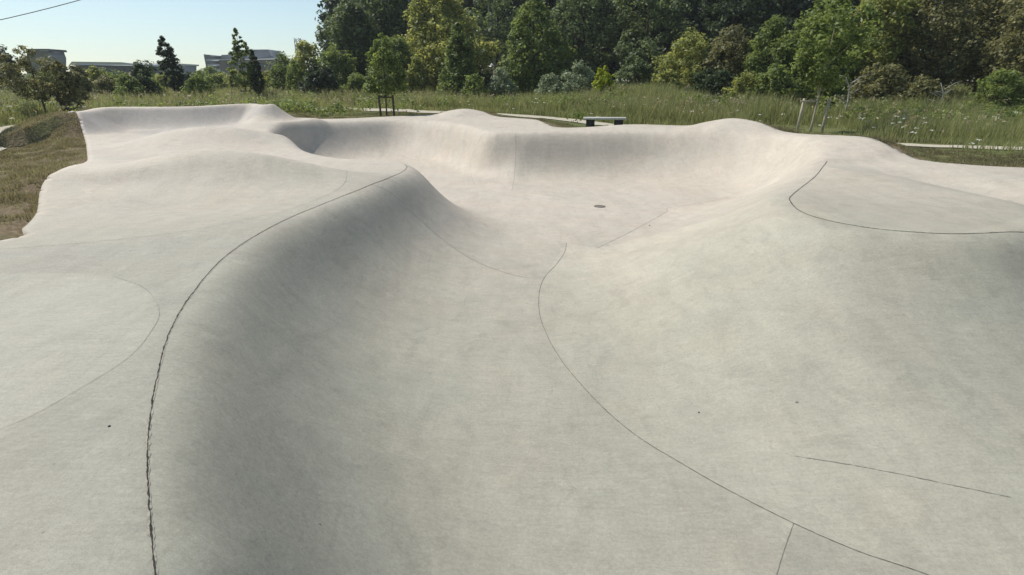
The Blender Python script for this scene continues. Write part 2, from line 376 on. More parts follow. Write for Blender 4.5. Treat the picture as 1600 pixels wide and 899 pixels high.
class MB:
    def __init__(s): s.v = []; s.q = []; s.t = []; s.n = 0
    def add(s, v, q=(), t=()):
        v = np.asarray(v, float).reshape(-1, 3); s.v.append(v)
        if len(q): s.q.append(np.asarray(q)+s.n)
        if len(t): s.t.append(np.asarray(t)+s.n)
        s.n += len(v)
    def box(s, c, d, rz=0, bev=.0, top=None):
        """chamfered box; top scales the upper face"""
        hx, hy, hz = d[0]/2, d[1]/2, d[2]/2; b = bev or min(d)*.06
        ring = lambda x, y, z: [(x-b, -y, z), (x, -y+b, z), (x, y-b, z), (x-b, y, z), (-x+b, y, z), (-x, y-b, z), (-x, -y+b, z), (-x+b, -y, z)]
        tx, ty = top or (1, 1)
        V = ring(hx-b, hy-b, -hz)+ring(hx, hy, -hz+b)+ring(hx*tx, hy*ty, hz-b)+ring(hx*tx-b, hy*ty-b, hz)
        V = np.array(V); c0, s0 = math.cos(rz), math.sin(rz)
        V = np.c_[V[:, 0]*c0-V[:, 1]*s0+c[0], V[:, 0]*s0+V[:, 1]*c0+c[1], V[:, 2]+c[2]]
        q = []
        for k in range(3):
            for i in range(8): j = (i+1) % 8; q.append((k*8+i, k*8+j, k*8+8+j, k*8+8+i))
        q += [(0, 3, 2, 1), (0, 7, 4, 3), (4, 7, 6, 5), (24, 25, 26, 27), (24, 27, 28, 31), (28, 29, 30, 31)]
        s.add(V, q)
    def tube(s, pts, rad, n=7):
        pts = [np.array(p, float) for p in pts]; m = len(pts); V = []; up = np.array([.13, .21, .97])
        for i in range(m):
            d = pts[min(i+1, m-1)]-pts[max(i-1, 0)]; d /= np.linalg.norm(d)+1e-9
            if abs(d @ up) > .98: a = np.cross(d, [1, 0, 0])
            else: a = np.cross(d, up)
            a /= np.linalg.norm(a); b = np.cross(d, a); r = rad[i] if hasattr(rad, '__len__') else rad
            for k in range(n):
                t = 2*PI*k/n; V.append(pts[i]+r*(math.cos(t)*a+math.sin(t)*b))
        V += [pts[0], pts[-1]]; q = []; t3 = []
        for i in range(m-1):
            for k in range(n): j = (k+1) % n; q.append((i*n+k, i*n+j, i*n+n+j, i*n+n+k))
        for k in range(n):
            j = (k+1) % n; t3.append((m*n, j, k)); t3.append((m*n+1, (m-1)*n+k, (m-1)*n+j))
        s.add(V, q, t3)
    def build(s, name, mat, parent=None, smooth=False):
        fs = []
        if s.q: fs.append(np.concatenate(s.q))
        if s.t: fs.append(np.concatenate(s.t))
        return mesh_obj(name, np.concatenate(s.v), fs, mat, parent, smooth)

# ------------------------------------------------------------------ the concrete
def build_concrete():
    ys = np.concatenate([np.arange(-6.6, 1, .25), np.arange(1, 11, .055), np.arange(11, 22, .085), np.arange(22, 37.5, .11)])
    xs = np.concatenate([np.arange(-20, -4.5, .1), np.arange(-4.5, 8, .06), np.arange(8, 18.7, .11)])
    X, Y = np.meshgrid(xs, ys); nx = len(xs)
    ins = inside(X, Y, OUTER); d, bx, by = seg_dist(X, Y, OUTER, True, True)
    sx = np.gradient(xs)[None, :]; sy = np.gradient(ys)[:, None]; rad = .72*np.maximum(sx, sy)+0*X
    near = d < rad*.75
    X = np.where(near, bx, X); Y = np.where(near, by, Y); ok = ins | near
    Z = H(X, Y)
    j, i = np.meshgrid(np.arange(len(ys)-1), np.arange(nx-1), indexing='ij')
    a = (j*nx+i).ravel(); Q = np.c_[a, a+1, a+nx+1, a+nx]
    of = ok.ravel(); Q = Q[of[Q].all(1)]
    fx, fy = X.ravel()[Q].mean(1), Y.ravel()[Q].mean(1); Q = Q[inside(fx, fy, OUTER)]
    V = np.c_[X.ravel(), Y.ravel(), Z.ravel()]
    # concrete tone: greyer near, creamier far, then patches of pours and painted shading
    x, y = V[:, 0], V[:, 1]
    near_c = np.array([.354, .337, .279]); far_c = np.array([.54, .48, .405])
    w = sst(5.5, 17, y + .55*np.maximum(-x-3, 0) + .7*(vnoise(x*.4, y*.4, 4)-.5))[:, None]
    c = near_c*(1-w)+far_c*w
    for poly, mulc in POURS_AND_SHADING:
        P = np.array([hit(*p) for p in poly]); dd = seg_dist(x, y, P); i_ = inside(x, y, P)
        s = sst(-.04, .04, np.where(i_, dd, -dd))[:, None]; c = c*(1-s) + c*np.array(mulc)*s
    used = np.unique(Q); rm = -np.ones(len(V), int); rm[used] = np.arange(len(used)); V = V[used]; c = c[used]; Q = rm[Q]
    # skirt: slab edge 0.2 deep
    E = np.concatenate([Q[:, [0, 1]], Q[:, [1, 2]], Q[:, [2, 3]], Q[:, [3, 0]]]); key = np.sort(E, 1); k = key[:, 0].astype(np.int64)*len(V)+key[:, 1]
    _, idx, cnt = np.unique(k, return_index=True, return_counts=True); B = E[idx[cnt == 1]]
    bv = np.unique(B); m2 = -np.ones(len(V), int); m2[bv] = len(V)+np.arange(len(bv)); low = V[bv].copy(); low[:, 2] -= .22
    Q2 = np.c_[B[:, 1], B[:, 0], m2[B[:, 0]], m2[B[:, 1]]]
    o = mesh_obj('skate_bowl', np.r_[V, low], [Q, Q2], M['concrete'], None, True, {'pour_shading': ('POINT', np.r_[c, c[bv]*.7])})
    return tag(o, 'pale grey concrete skate bowl with smooth rolling walls and humps', 'skate bowl', None, 'structure')
POURS_AND_SHADING = [  # tone patches
    ([(108, 181), (150, 174), (200, 170), (300, 167), (390, 165.5), (418, 167), (442, 186), (380, 191), (300, 200), (200, 208), (134, 212)], (.88, .89, .94)),  # quarter pipe wall: its shade painted in as a darker, cooler tone
    ([(-200, 430), (0, 428), (120, 427), (200, 438), (240, 460), (249, 485), (235, 520), (200, 560), (130, 605), (60, 645), (0, 672), (-200, 780)], (1.12, 1.12, 1.12)),  # jointed left patch, painted paler for its sun-facing slope
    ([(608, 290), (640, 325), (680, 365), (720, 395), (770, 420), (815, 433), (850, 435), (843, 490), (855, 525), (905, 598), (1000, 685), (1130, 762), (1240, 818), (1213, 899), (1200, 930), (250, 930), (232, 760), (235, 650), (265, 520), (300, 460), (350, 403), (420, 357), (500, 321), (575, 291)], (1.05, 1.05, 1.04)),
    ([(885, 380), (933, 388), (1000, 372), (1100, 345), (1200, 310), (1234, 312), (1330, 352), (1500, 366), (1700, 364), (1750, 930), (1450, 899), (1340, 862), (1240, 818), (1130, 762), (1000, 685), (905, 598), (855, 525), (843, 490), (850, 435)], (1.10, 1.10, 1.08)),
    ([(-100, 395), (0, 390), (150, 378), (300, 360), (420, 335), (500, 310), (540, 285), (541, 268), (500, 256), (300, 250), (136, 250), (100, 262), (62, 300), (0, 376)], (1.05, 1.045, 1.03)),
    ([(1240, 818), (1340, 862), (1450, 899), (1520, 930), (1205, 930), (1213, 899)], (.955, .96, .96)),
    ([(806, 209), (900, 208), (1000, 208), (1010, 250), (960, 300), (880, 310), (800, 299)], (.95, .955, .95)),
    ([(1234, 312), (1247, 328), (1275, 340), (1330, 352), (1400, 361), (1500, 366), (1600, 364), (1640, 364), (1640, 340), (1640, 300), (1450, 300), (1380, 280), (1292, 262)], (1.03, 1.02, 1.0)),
    ([(1260, 330), (1330, 352), (1400, 361), (1500, 366), (1610, 364), (1640, 410), (1550, 470), (1400, 420), (1300, 390)], (.94, .94, .93)),  # upper bank under the right lip: shading painted into a darker tone
]
park = build_concrete()

def ribbon(pts_px, width, mat, name='expansion_joint', rough=.5, lift=.004, seed=1):
    P = [hit(*p) for p in pts_px]; S_ = spline(P, 6); L = np.r_[0, np.cumsum(np.hypot(*np.diff(S_, axis=0).T))]
    n = max(8, int(L[-1]/.016)); t = np.linspace(0, L[-1], n); x = np.interp(t, L, S_[:, 0]); y = np.interp(t, L, S_[:, 1])
    x = x + .004*(fbm(t*14, t*0, seed+40, 3)-.5)*2*rough; y = y + .004*(fbm(t*14, t*0+9, seed+60, 3)-.5)*2*rough
    tx = np.gradient(x); ty = np.gradient(y); l = np.hypot(tx, ty)+1e-9; nx, ny = -ty/l, tx/l
    wl = width*(.35+rough*(fbm(t*26, t*0+.5, seed, 4)-.38)*2.2); wr = width*(.35+rough*(fbm(t*26, t*0+5.5, seed+9, 4)-.38)*2.2)
    wl = np.maximum(wl, width*.12); wr = np.maximum(wr, width*.12)
    a = np.c_[x+nx*wl, y+ny*wl]; b = np.c_[x-nx*wr, y-ny*wr]
    V = np.r_[np.c_[a, H(a[:, 0], a[:, 1])+lift], np.c_[b, H(b[:, 0], b[:, 1])+lift]]
    i = np.arange(n-1); return mesh_obj(name, V, np.c_[i, i+1, n+i+1, n+i], M[mat], park)
ribbon([(246, 960)]+LIP_LEFT[:-1]+[(636, 261), (632, 257)], .020, 'joint_edge', rough=.7, seed=31, lift=.002, name='worn_joint_edge')
ribbon([(1292, 252), (1280, 269), (1255, 291), (1238, 305), (1234, 313), (1247, 328), (1275, 340), (1330, 352), (1400, 361), (1500, 366), (1600, 363.5)], .020, 'joint_edge', rough=.7, seed=34, lift=.002, name='worn_joint_edge')
ribbon([(246, 960)]+LIP_LEFT[:-1]+[(636, 261), (632, 257)], .006, 'joint', rough=1.1, seed=1)
ribbon([(885, 380), (882, 395), (868, 415), (852, 432), (843, 455), (843, 490), (855, 525), (875, 560), (905, 598), (950, 645), (1000, 685), (1060, 722), (1130, 762), (1240, 818), (1340, 862), (1450, 899), (1560, 945)], .006, 'joint_mid', rough=.6, seed=2)
ribbon([(580, 290), (608, 300), (640, 328), (680, 365), (720, 395), (770, 420), (815, 433), (852, 435)], .007, 'joint_faint', seed=3)
ribbon([(1292, 252), (1280, 269), (1255, 291), (1238, 305), (1234, 313), (1247, 328), (1275, 340), (1330, 352), (1400, 361), (1500, 366), (1600, 363.5)], .011, 'joint', rough=1.1, seed=4)
ribbon([(933, 388), (990, 360), (1040, 332), (1045, 325), (1090, 318), (1140, 308)], .008, 'joint_faint', seed=5)
ribbon([(805, 209), (806, 240), (803, 280), (800, 298)], .012, 'joint_pale', rough=.2, seed=6)
ribbon([(1240, 818), (1225, 860), (1213, 899), (1195, 960)], .004, 'joint_faint', seed=7)
ribbon([(1240, 713), (1300, 722), (1400, 740), (1480, 757), (1580, 778)], .004, 'joint_faint', rough=1.2, seed=8)
ribbon([(180, 433), (225, 450), (249, 485), (235, 520), (200, 560), (130, 605), (60, 645), (0, 672), (-60, 700)], .003, 'joint_pale', rough=.6, seed=9)

ribbon([(0, 390), (150, 378), (300, 360), (420, 335), (500, 310), (538, 287), (542, 268)], .005, 'joint_pale', rough=.8, seed=10)
ribbon([(760, 208), (742, 235), (735, 262), (742, 290)], .008, 'joint_pale', rough=.5, seed=11)
# drain in the lowest part of the bowl
def drain():
    x, y = hit(937, 323); z = float(H(x, y)); r = .17
    t = empty('floor_drain', (x, y, z), 0, 'small round metal drain cover set in the bowl floor', 'drain')
    b = MB(); n = 28; V = []
    for rr, zz in ((r, -.02), (r, .010), (r-.02, .014), (r-.025, .008)):
        V += [(rr*math.cos(2*PI*k/n), rr*math.sin(2*PI*k/n), zz) for k in range(n)]
    b.add(V, [(i*n+k, i*n+(k+1) % n, i*n+n+(k+1) % n, i*n+n+k) for i in range(3) for k in range(n)]); b.build('frame', M['iron'], t)
    g = MB()
    for k in range(-4, 5):
        h = math.sqrt(max(.0, (r-.026)**2-(k*.032)**2)); g.box((k*.032, 0, .006), (.016, 2*h, .012))
    g.build('grate', M['iron'], t)
    p = MB(); p.box((0, 0, -.004), (r*1.3, r*1.3, .004)); p.build('sump', M['strap'], t)
drain()

# ------------------------------------------------------------------ ground sheet
def build_ground():
    def axis(a, b, s, far):
        core = np.arange(a, b+.01, s); g = []; v = 0; st = s
        while v < far: st *= 1.16; v += st; g.append(v)
        g = np.array(g); return np.concatenate([(a-g)[::-1], core, b+g])
    xs = axis(-30, 24, .22, 1500); ys = axis(-10, 48, .22, 1800)
    X, Y = np.meshgrid(xs, ys); Z = ground_z(X.ravel(), Y.ravel()); nx = len(xs)
    j, i = np.meshgrid(np.arange(len(ys)-1), np.arange(nx-1), indexing='ij'); a = (j*nx+i).ravel()
    x, y = X.ravel(), Y.ravel(); d = seg_dist(x, y, OUTER)
    soil = 1 - sst(.15, 1.1, d+.5*(vnoise(x*1.2, y*1.2, 8)-.5))
    soil = np.maximum(soil, (1-sst(18, 25, y))*(1-sst(-9, -6, x))*.85)
    soil = np.maximum(soil, np.exp(-((x+12)**2/14+(y-33)**2/10))*.8)
    o = mesh_obj('ground', np.c_[x, y, Z], np.c_[a, a+1, a+nx+1, a+nx], M['ground'], None, True, {'soil': ('POINT', soil)})
    tag(o, kind='structure')
build_ground()
def strip(name, line, width, mat, label):
    t = spline(line[::3], 10); d = np.gradient(t, axis=0); l = np.hypot(d[:, 0], d[:, 1])+1e-9; n = np.c_[-d[:, 1], d[:, 0]]/l[:, None]
    m = 6; rows = []
    for k in range(m+1):
        off = (k/m-.5)*(width*(1-.55*sst(-9, 4, t[:, 0])))*(1+.12*(vnoise(t[:, 0]*.5, t[:, 1]*.5, 3+k//6)-.5)); p = t+n*off[:, None]
        rows.append(np.c_[p, ground_z(p[:, 0], p[:, 1])+.035])
    V = np.concatenate(rows); c = len(t); q = [(k*c+i, k*c+i+1, (k+1)*c+i+1, (k+1)*c+i) for k in range(m) for i in range(c-1)]
    o = mesh_obj(name, V, np.array(q), M[mat], None, True); tag(o, kind='structure')
strip('path', PATH, 2.4, 'path', '')
strip('far_path', FARPATH, 1.8, 'path', '')

# ------------------------------------------------------------------ foliage
def leaves(centres, radii, per, size, rng, flat=.75, elong=1.6, squash=.8):
    """clumps of leaf faces: returns verts, quads, tint"""
    n = len(centres)*per; c = np.repeat(centres, per, 0); r = np.repeat(radii, per)[:, None]
    d = rng.normal(size=(n, 3)); d /= np.linalg.norm(d, axis=1)[:, None]; rr = rng.random(n)[:, None]**.45
    p = c + d*rr*r*np.array([1, 1, squash])
    nrm = d*.7 + rng.normal(size=(n, 3))*.55 + np.array([0, 0, flat]); nrm /= np.linalg.norm(nrm, axis=1)[:, None]
    a = np.cross(nrm, rng.normal(size=(n, 3))); a /= np.linalg.norm(a, axis=1)[:, None]; b = np.cross(nrm, a)
    s = (size*(.6+.8*rng.random(n)))[:, None]
    V = np.stack([p-a*s*elong*.5, p+b*s*.5+nrm*s*.12, p+a*s*elong*.5, p-b*s*.5+nrm*s*.12], 1).reshape(-1, 3)
    Q = np.arange(n*4).reshape(n, 4)
    tint = np.clip(np.repeat(rng.random(len(centres)), per)*.5 + rng.random(n)*.6, 0, 1)
    return V, Q, tint
def envelope(kind, h):
    if kind == 'round': return np.sqrt(np.clip(1-(2*h-1)**2, 0, 1))**.8
    if kind == 'egg': return np.sin(PI*np.clip(h, 0, 1)**.75)**.65
    if kind == 'cone': return np.clip((1-h)**.75*1.15, 0, 1)*sst(-.05, .12, h)
    if kind == 'column': return np.sin(PI*np.clip(h, 0.02, 1)**.62)**.55
    if kind == 'shrub': return np.sqrt(np.clip(1-h**2, 0, 1))
    if kind == 'flame': return np.sin(PI*np.clip(h, 0, 1)**.9)**.8
def make_tree(name, leafmat, kind='round', height=10, width=6, crown_from=.15, clumps=140, per=45, leaf=.17, clump_r=.65, seed=1, lobes=5, bark='bark', trunk_r=None, lean=0.0, gap=0.0, limbs=9):
    rng = np.random.default_rng(seed)
    root = empty(name, (0, 0, 0)); z0 = height*crown_from; ch = height-z0
    tr = trunk_r or height*.016+.03
    # trunk
    m = 9; pts = []; ax = rng.normal(size=2)*.03*height
    for i in range(m):
        t = i/(m-1); pts.append((ax[0]*math.sin(t*2.4)*.5+lean*t*height, ax[1]*math.sin(t*2.0)*.5, -.25+t*(height*.93+.25)))
    P = np.array(pts); rad = [tr*(1.35 if i == 0 else 1)*(1-.88*(i/(m-1))) for i in range(m)]
    tb = MB(); tb.tube(pts, rad, 8)
    # clump centres inside a lobed envelope
    lob = rng.random((lobes, 2)); lob[:, 0] *= 2*PI; lob_h = rng.random(lobes)
    C = []; tries = 0
    while len(C) < clumps and tries < clumps*30:
        tries += 1
        h = rng.random(); 
        e = float(envelope(kind, np.array(h)))
        if rng.random() > e+.12: continue
        th = rng.random()*2*PI; f = 1.0
        for k in range(lobes):
            dth = (th-lob[k, 0]+PI) % (2*PI)-PI; f += .40*math.exp(-(dth/.55)**2-((h-lob_h[k])/.18)**2)
        f *= .80; f *= 1+.34*(float(vnoise(th*1.6+seed, h*5, seed))-.5)*2
        if gap and float(vnoise(th*1.3+9, h*6+3, seed+5)) < gap: continue
        rr = (.40+.60*math.sqrt(rng.random()))*e*f*width/2
        zz = z0+h*ch; ti = min(1, zz/height/.93); cx = np.interp(ti, np.linspace(0, 1, m), P[:, 0]); cy = np.interp(ti, np.linspace(0, 1, m), P[:, 1])
        C.append((cx+rr*math.cos(th), cy+rr*math.sin(th), zz-.03*ch*rng.random()))
    C = np.array(C); Rr = clump_r*(.6+.7*rng.random(len(C)))
    if kind in ('column', 'cone', 'flame'): Rr *= np.clip(1.15-(C[:, 2]-z0)/ch*.55, .45, 1.2)
    V, Q, tint = leaves(C, Rr, per, leaf, rng)
    for k in range(limbs):
        c = C[rng.integers(len(C))]; zb = max(z0*.8, min(c[2]*(.35+.4*rng.random()), c[2]-.1)); ti = min(1, zb/height/.93)
        b = np.array([np.interp(ti, np.linspace(0, 1, m), P[:, 0]), np.interp(ti, np.linspace(0, 1, m), P[:, 1]), zb])
        mid = (b+c)/2+np.array([0, 0, -.06*height*rng.random()]); r0 = tr*.42*(1-.5*ti)
        tb.tube([b, mid, c], [r0, r0*.6, r0*.22], 5)
    tb.build('trunk', M[bark], root, True)
    mesh_obj('crown', V, Q, M[leafmat], root, False, {'tint': ('FACE', tint)})
    return root
TREES = 0
def place(root, px, D, label, cat='tree', group=None, s=(1, 1, 1), rz=0, first=False, x=None):
    """root is a finished prototype; the first use moves it, later uses copy it"""
    o = root if first else copy_tree(root)
    xx = atD(px, 150, D)[0] if x is None else x
    o.location = (xx, D, gz(xx, D)); o.rotation_euler = (0, 0, rz); o.scale = s if hasattr(s, '__len__') else (s, s, s)
    tag(o, label, cat, group); return o
def top_h(D, py):                 # height above the camera plane of a pixel row at distance D
    return atD(800, py, D)[2]
def tree_at(name, px, D, top, wpx, label, cat='tree', group=None, leafmat='leaf_mid', kind='round', rz=0, **kw):
    """a tree of its own with its top on pixel row `top` and crown wpx pixels wide at distance D"""
    x = atD(px, 150, D)[0]; z = gz(x, D); h = top_h(D, top)-z; dep = D*CP; w = wpx/FP*dep
    r = make_tree(name, leafmat, kind, h, w, **kw); r.location = (x, D, z); r.rotation_euler = (0, 0, rz)
    return tag(r, label, cat, group)

exec_veg = True
# --- tall wood behind the meadow (big, dark, bluish), built first as prototypes
G_WOOD = 'tall dark trees of the wood behind the meadow'
protoA = make_tree('woodland_tree', 'leaf_dark', 'egg', 17, 10, .06, 300, 46, .30, 1.05, seed=21, lobes=8, gap=.12)
protoB = make_tree('woodland_tree', 'leaf_blue', 'egg', 18, 9, .08, 290, 46, .28, 1.0, seed=22, lobes=9, gap=.15)
fa = fb = True
wl = 'dark broadleaved tree in the dense wood at the back'
for k, (px, D, sc, b) in enumerate([(560, 88, .95, 0), (600, 84, 1.1, 0), (650, 92, 1.2, 0), (705, 84, 1.15, 0), (760, 80, 1.1, 0), (800, 90, 1.25, 0), (850, 82, 1.1, 0), (890, 76, 1.05, 0), (935, 74, 1.1, 0), (985, 72, 1.1, 0), (1035, 72, 1.1, 0), (1090, 72, 1.1, 0), (1150, 70, 1.1, 0),
                                   (1210, 68, 1.1, 0), (1270, 66, 1.1, 0), (1340, 64, 1.1, 0), (1410, 62, 1.1, 0), (1490, 60, 1.1, 0), (1570, 58, 1.1, 0), (1660, 56, 1.1, 0), (1750, 54, 1.1, 0)]):
    if k in (2, 5, 9, 13, 17): place(protoB, px, D, 'bluish green tree standing among the darker trees of the wood', 'tree', G_WOOD+' (bluish ones)', (sc, sc, sc), k*1.7, fb); fb = False
    else: place(protoA, px, D, wl, 'tree', G_WOOD, (sc, sc, sc*(1+.1*math.sin(k*2.3))), k*1.7, fa); fa = False
# --- individual trees
T = tree_at
T('broadleaved_tree', 560, 62, -6, 74, 'bluish green tree at the left end of the tall wood, outlined against the sky', leafmat='leaf_blue', kind='egg', crown_from=.08, clumps=230, per=48, leaf=.22, clump_r=.7, seed=31, lobes=8, gap=.2)
T('broadleaved_tree', 605, 66, -60, 120, 'tall blue-green tree behind the staked sapling', leafmat='leaf_blue', kind='egg', crown_from=.1, clumps=260, per=48, leaf=.24, clump_r=.85, seed=32, lobes=8, gap=.15)
T('broadleaved_tree', 683, 58, -30, 142, 'tall yellowish green tree beside the blue-green one', leafmat='leaf_light', kind='egg', crown_from=.1, clumps=330, per=50, leaf=.19, clump_r=.7, seed=33, lobes=9, gap=.12)
T('hornbeam_tree', 718, 48, 34, 68, 'dense cone-shaped green tree in front of the yellowish green one', leafmat='leaf_mid', kind='cone', crown_from=.03, clumps=240, per=48, leaf=.15, clump_r=.5, seed=34, lobes=5)
T('hornbeam_tree', 835, 50, -8, 100, 'tall egg-shaped green tree near the middle of the wood edge', leafmat='leaf_mid', kind='column', crown_from=.04, clumps=300, per=50, leaf=.16, clump_r=.6, seed=35, lobes=7)
T('broadleaved_tree', 775, 68, -40, 100, 'blue-green tree with bare upright stems between the two dense green trees', leafmat='leaf_blue', kind='egg', crown_from=.2, clumps=130, per=44, leaf=.2, clump_r=.75, seed=36, gap=.3, bark='palebark', limbs=16)
T('broadleaved_tree', 905, 64, -50, 120, 'tall dark tree right of the egg-shaped green tree', leafmat='leaf_blue', kind='egg', crown_from=.15, clumps=180, per=44, leaf=.22, clump_r=.8, seed=37, gap=.25)
T('broadleaved_tree', 1000, 60, -60, 140, 'dark tree with glinting leaves above the yellow shrub', leafmat='leaf_blue', kind='egg', crown_from=.12, clumps=230, per=46, leaf=.2, clump_r=.8, seed=38, gap=.25)
T('broadleaved_tree', 1130, 58, -60, 130, 'very dark tall tree behind the hawthorn thicket', leafmat='leaf_dark', kind='egg', crown_from=.12, clumps=240, per=46, leaf=.2, clump_r=.8, seed=39, gap=.2)
T('young_tree', 622, 54, 60, 66, 'small round green tree on a thin stem right of the staked sapling', leafmat='leaf_mid', kind='round', crown_from=.28, clumps=120, per=44, leaf=.15, clump_r=.5, seed=40)
T('young_tree', 655, 52, 88, 36, 'short bright yellow-green tree under the tall yellowish one', leafmat='leaf_light', kind='egg', crown_from=.15, clumps=80, per=44, leaf=.14, clump_r=.42, seed=41)
# bushes left of the wood
T('bush', 502, 50, 100, 66, 'dark rounded bush in front of the light green thicket', 'bush', leafmat='leaf_dark', kind='shrub', crown_from=.0, clumps=130, per=44, leaf=.14, clump_r=.4, seed=50)
T('bush', 488, 58, 62, 60, 'light green bush with upright shoots at the left end of the wood', 'bush', leafmat='leaf_light', kind='egg', crown_from=.02, clumps=150, per=44, leaf=.15, clump_r=.5, seed=51, gap=.15)
T('bush', 447, 60, 84, 52, 'mid green bush right of the slim dark poplar', 'bush', leafmat='leaf_mid', kind='egg', crown_from=.02, clumps=110, per=42, leaf=.15, clump_r=.5, seed=52)
T('bush', 530, 56, 70, 60, 'green bush joining the light thicket to the tall wood', 'bush', leafmat='leaf_mid', kind='egg', crown_from=.02, clumps=120, per=42, leaf=.16, clump_r=.55, seed=53)
T('bush', 782, 47, 106, 50, 'pale grey-green bush between the two dense green trees', 'bush', leafmat='leaf_pale', kind='shrub', crown_from=0, clumps=100, per=44, leaf=.11, clump_r=.35, seed=54)
T('bush', 902, 45, 100, 60, 'pale grey-green bush left of the yellow shrub', 'bush', leafmat='leaf_pale', kind='shrub', crown_from=0, clumps=120, per=44, leaf=.11, clump_r=.38, seed=55)
T('bush', 943, 42, 101, 34, 'bright yellow shrub among the meadow grasses', 'bush', leafmat='leaf_yellow', kind='egg', crown_from=0, clumps=55, per=42, leaf=.10, clump_r=.26, seed=56, gap=.2)
T('bush', 990, 47, 82, 64, 'dark bush with glossy leaves right of the yellow shrub', 'bush', leafmat='leaf_blue', kind='shrub', crown_from=0, clumps=120, per=44, leaf=.13, clump_r=.42, seed=57)
# hedgerow on the right
T('hawthorn', 1070, 46, 48, 92, 'yellow-green hawthorn at the left end of the right thicket', 'tree', leafmat='leaf_light', kind='egg', crown_from=.02, clumps=200, per=46, leaf=.13, clump_r=.5, seed=60, gap=.15)
T('hawthorn', 1135, 44, 40, 92, 'olive hawthorn right of the yellow-green one', 'tree', leafmat='leaf_brown', kind='egg', crown_from=.02, clumps=220, per=46, leaf=.13, clump_r=.5, seed=61, gap=.12)
T('hawthorn', 1195, 42, 32, 96, 'spreading green hawthorn left of the big staked sapling', 'tree', leafmat='leaf_mid', kind='egg', crown_from=.02, clumps=230, per=46, leaf=.13, clump_r=.5, seed=62, gap=.12)
T('hawthorn', 1270, 40, -10, 110, 'green thicket tree behind the big staked sapling', 'tree', leafmat='leaf_mid', kind='egg', crown_from=.02, clumps=280, per=46, leaf=.14, clump_r=.55, seed=63, gap=.12)
T('hawthorn', 1350, 40, -40, 130, 'tall olive thicket tree right of the staked sapling', 'tree', leafmat='leaf_light', kind='egg', crown_from=.04, clumps=300, per=46, leaf=.14, clump_r=.6, seed=64, gap=.18)
T('hawthorn', 1435, 40, -50, 140, 'tall olive brown tree above the dark hollow', 'tree', leafmat='leaf_brown', kind='egg', crown_from=.12, clumps=300, per=46, leaf=.14, clump_r=.6, seed=65, gap=.15)
T('hawthorn', 1520, 42, -60, 150, 'brown-tinged tree near the right end of the thicket', 'tree', leafmat='leaf_brown', kind='egg', crown_from=.2, clumps=300, per=46, leaf=.15, clump_r=.65, seed=66, gap=.15)
T('hawthorn', 1610, 36, -60, 170, 'dark olive tree at the right edge of the picture', 'tree', leafmat='leaf_brown', kind='egg', crown_from=.06, clumps=300, per=46, leaf=.14, clump_r=.6, seed=67, gap=.1)
T('bush', 1210, 37, 104, 90, 'low green bush at the foot of the hawthorns', 'bush', leafmat='leaf_mid', kind='shrub', crown_from=0, clumps=120, per=44, leaf=.12, clump_r=.38, seed=68)
T('bush', 1370, 36, 100, 90, 'low olive bush under the tall thicket tree', 'bush', leafmat='leaf_brown', kind='shrub', crown_from=0, clumps=120, per=44, leaf=.12, clump_r=.38, seed=69)
T('bush', 1110, 40, 108, 80, 'low dark bush under the olive hawthorn', 'bush', leafmat='leaf_dark', kind='shrub', crown_from=0, clumps=110, per=44, leaf=.12, clump_r=.38, seed=70)
# left side
T('broadleaved_tree', -8, 60, 52, 90, 'dark rounded tree at the left edge behind the crab apple', leafmat='leaf_dark', kind='egg', crown_from=.08, clumps=170, per=44, leaf=.2, clump_r=.65, seed=80)
T('crab_apple', 66, 33, 74, 88, 'small spreading brownish tree beside the quarter pipe mound', 'tree', leafmat='leaf_brown', kind='round', crown_from=.3, clumps=110, per=44, leaf=.09, clump_r=.28, gap=.2, seed=81, lean=-.10, trunk_r=.06)
T('crab_apple', 108, 34, 96, 44, 'smaller brownish tree leaning against the crab apple crown', 'tree', leafmat='leaf_brown', kind='egg', crown_from=.1, clumps=80, per=44, leaf=.10, clump_r=.3, seed=82)
T('poplar', 289, 52, 56, 30, 'dark slim poplar leaning left above the low bushes', 'tree', leafmat='leaf_dark', kind='flame', crown_from=.12, clumps=150, per=40, leaf=.11, clump_r=.27, seed=83, lean=-.17, lobes=7)
T('poplar', 407, 50, 76, 22, 'very slim dark poplar right of the staked tree', 'tree', leafmat='leaf_dark', kind='flame', crown_from=.14, clumps=130, per=40, leaf=.10, clump_r=.2, seed=84, lean=-.03)
T('young_tree', 230, 48, 88, 46, 'small dark open tree left of the leaning poplar', 'tree', leafmat='leaf_dark', kind='egg', crown_from=.05, clumps=60, per=40, leaf=.12, clump_r=.36, seed=85, gap=.2)
for i, (px, D, top, w, lm, lab) in enumerate([(155, 56, 106, 40, 'leaf_light', 'yellowish bush below the pale flat roof'), (188, 54, 112, 44, 'leaf_mid', 'round green bush right of the yellowish bush'), (258, 60, 118, 40, 'leaf_light', 'yellowish bush left of the leaning poplar foot'), (322, 70, 112, 46, 'leaf_mid', 'green bush below the grey stepped building'),
                                              (352, 74, 116, 50, 'leaf_light', 'light green bush in front of the brown building wing'), (130, 62, 118, 50, 'leaf_dark', 'dark bush beyond the crab apple'), (425, 66, 112, 44, 'leaf_light', 'light bush behind the slim dark poplar'), (298, 64, 114, 34, 'leaf_dark', 'dark bush right of the leaning poplar'), (212, 66, 116, 40, 'leaf_brown', 'olive bush behind the small dark open tree')]):
    T('bush', px, D, top, w, lab, 'bush', leafmat=lm, kind='shrub', crown_from=0, clumps=90, per=40, leaf=.14, clump_r=.42, seed=90+i)
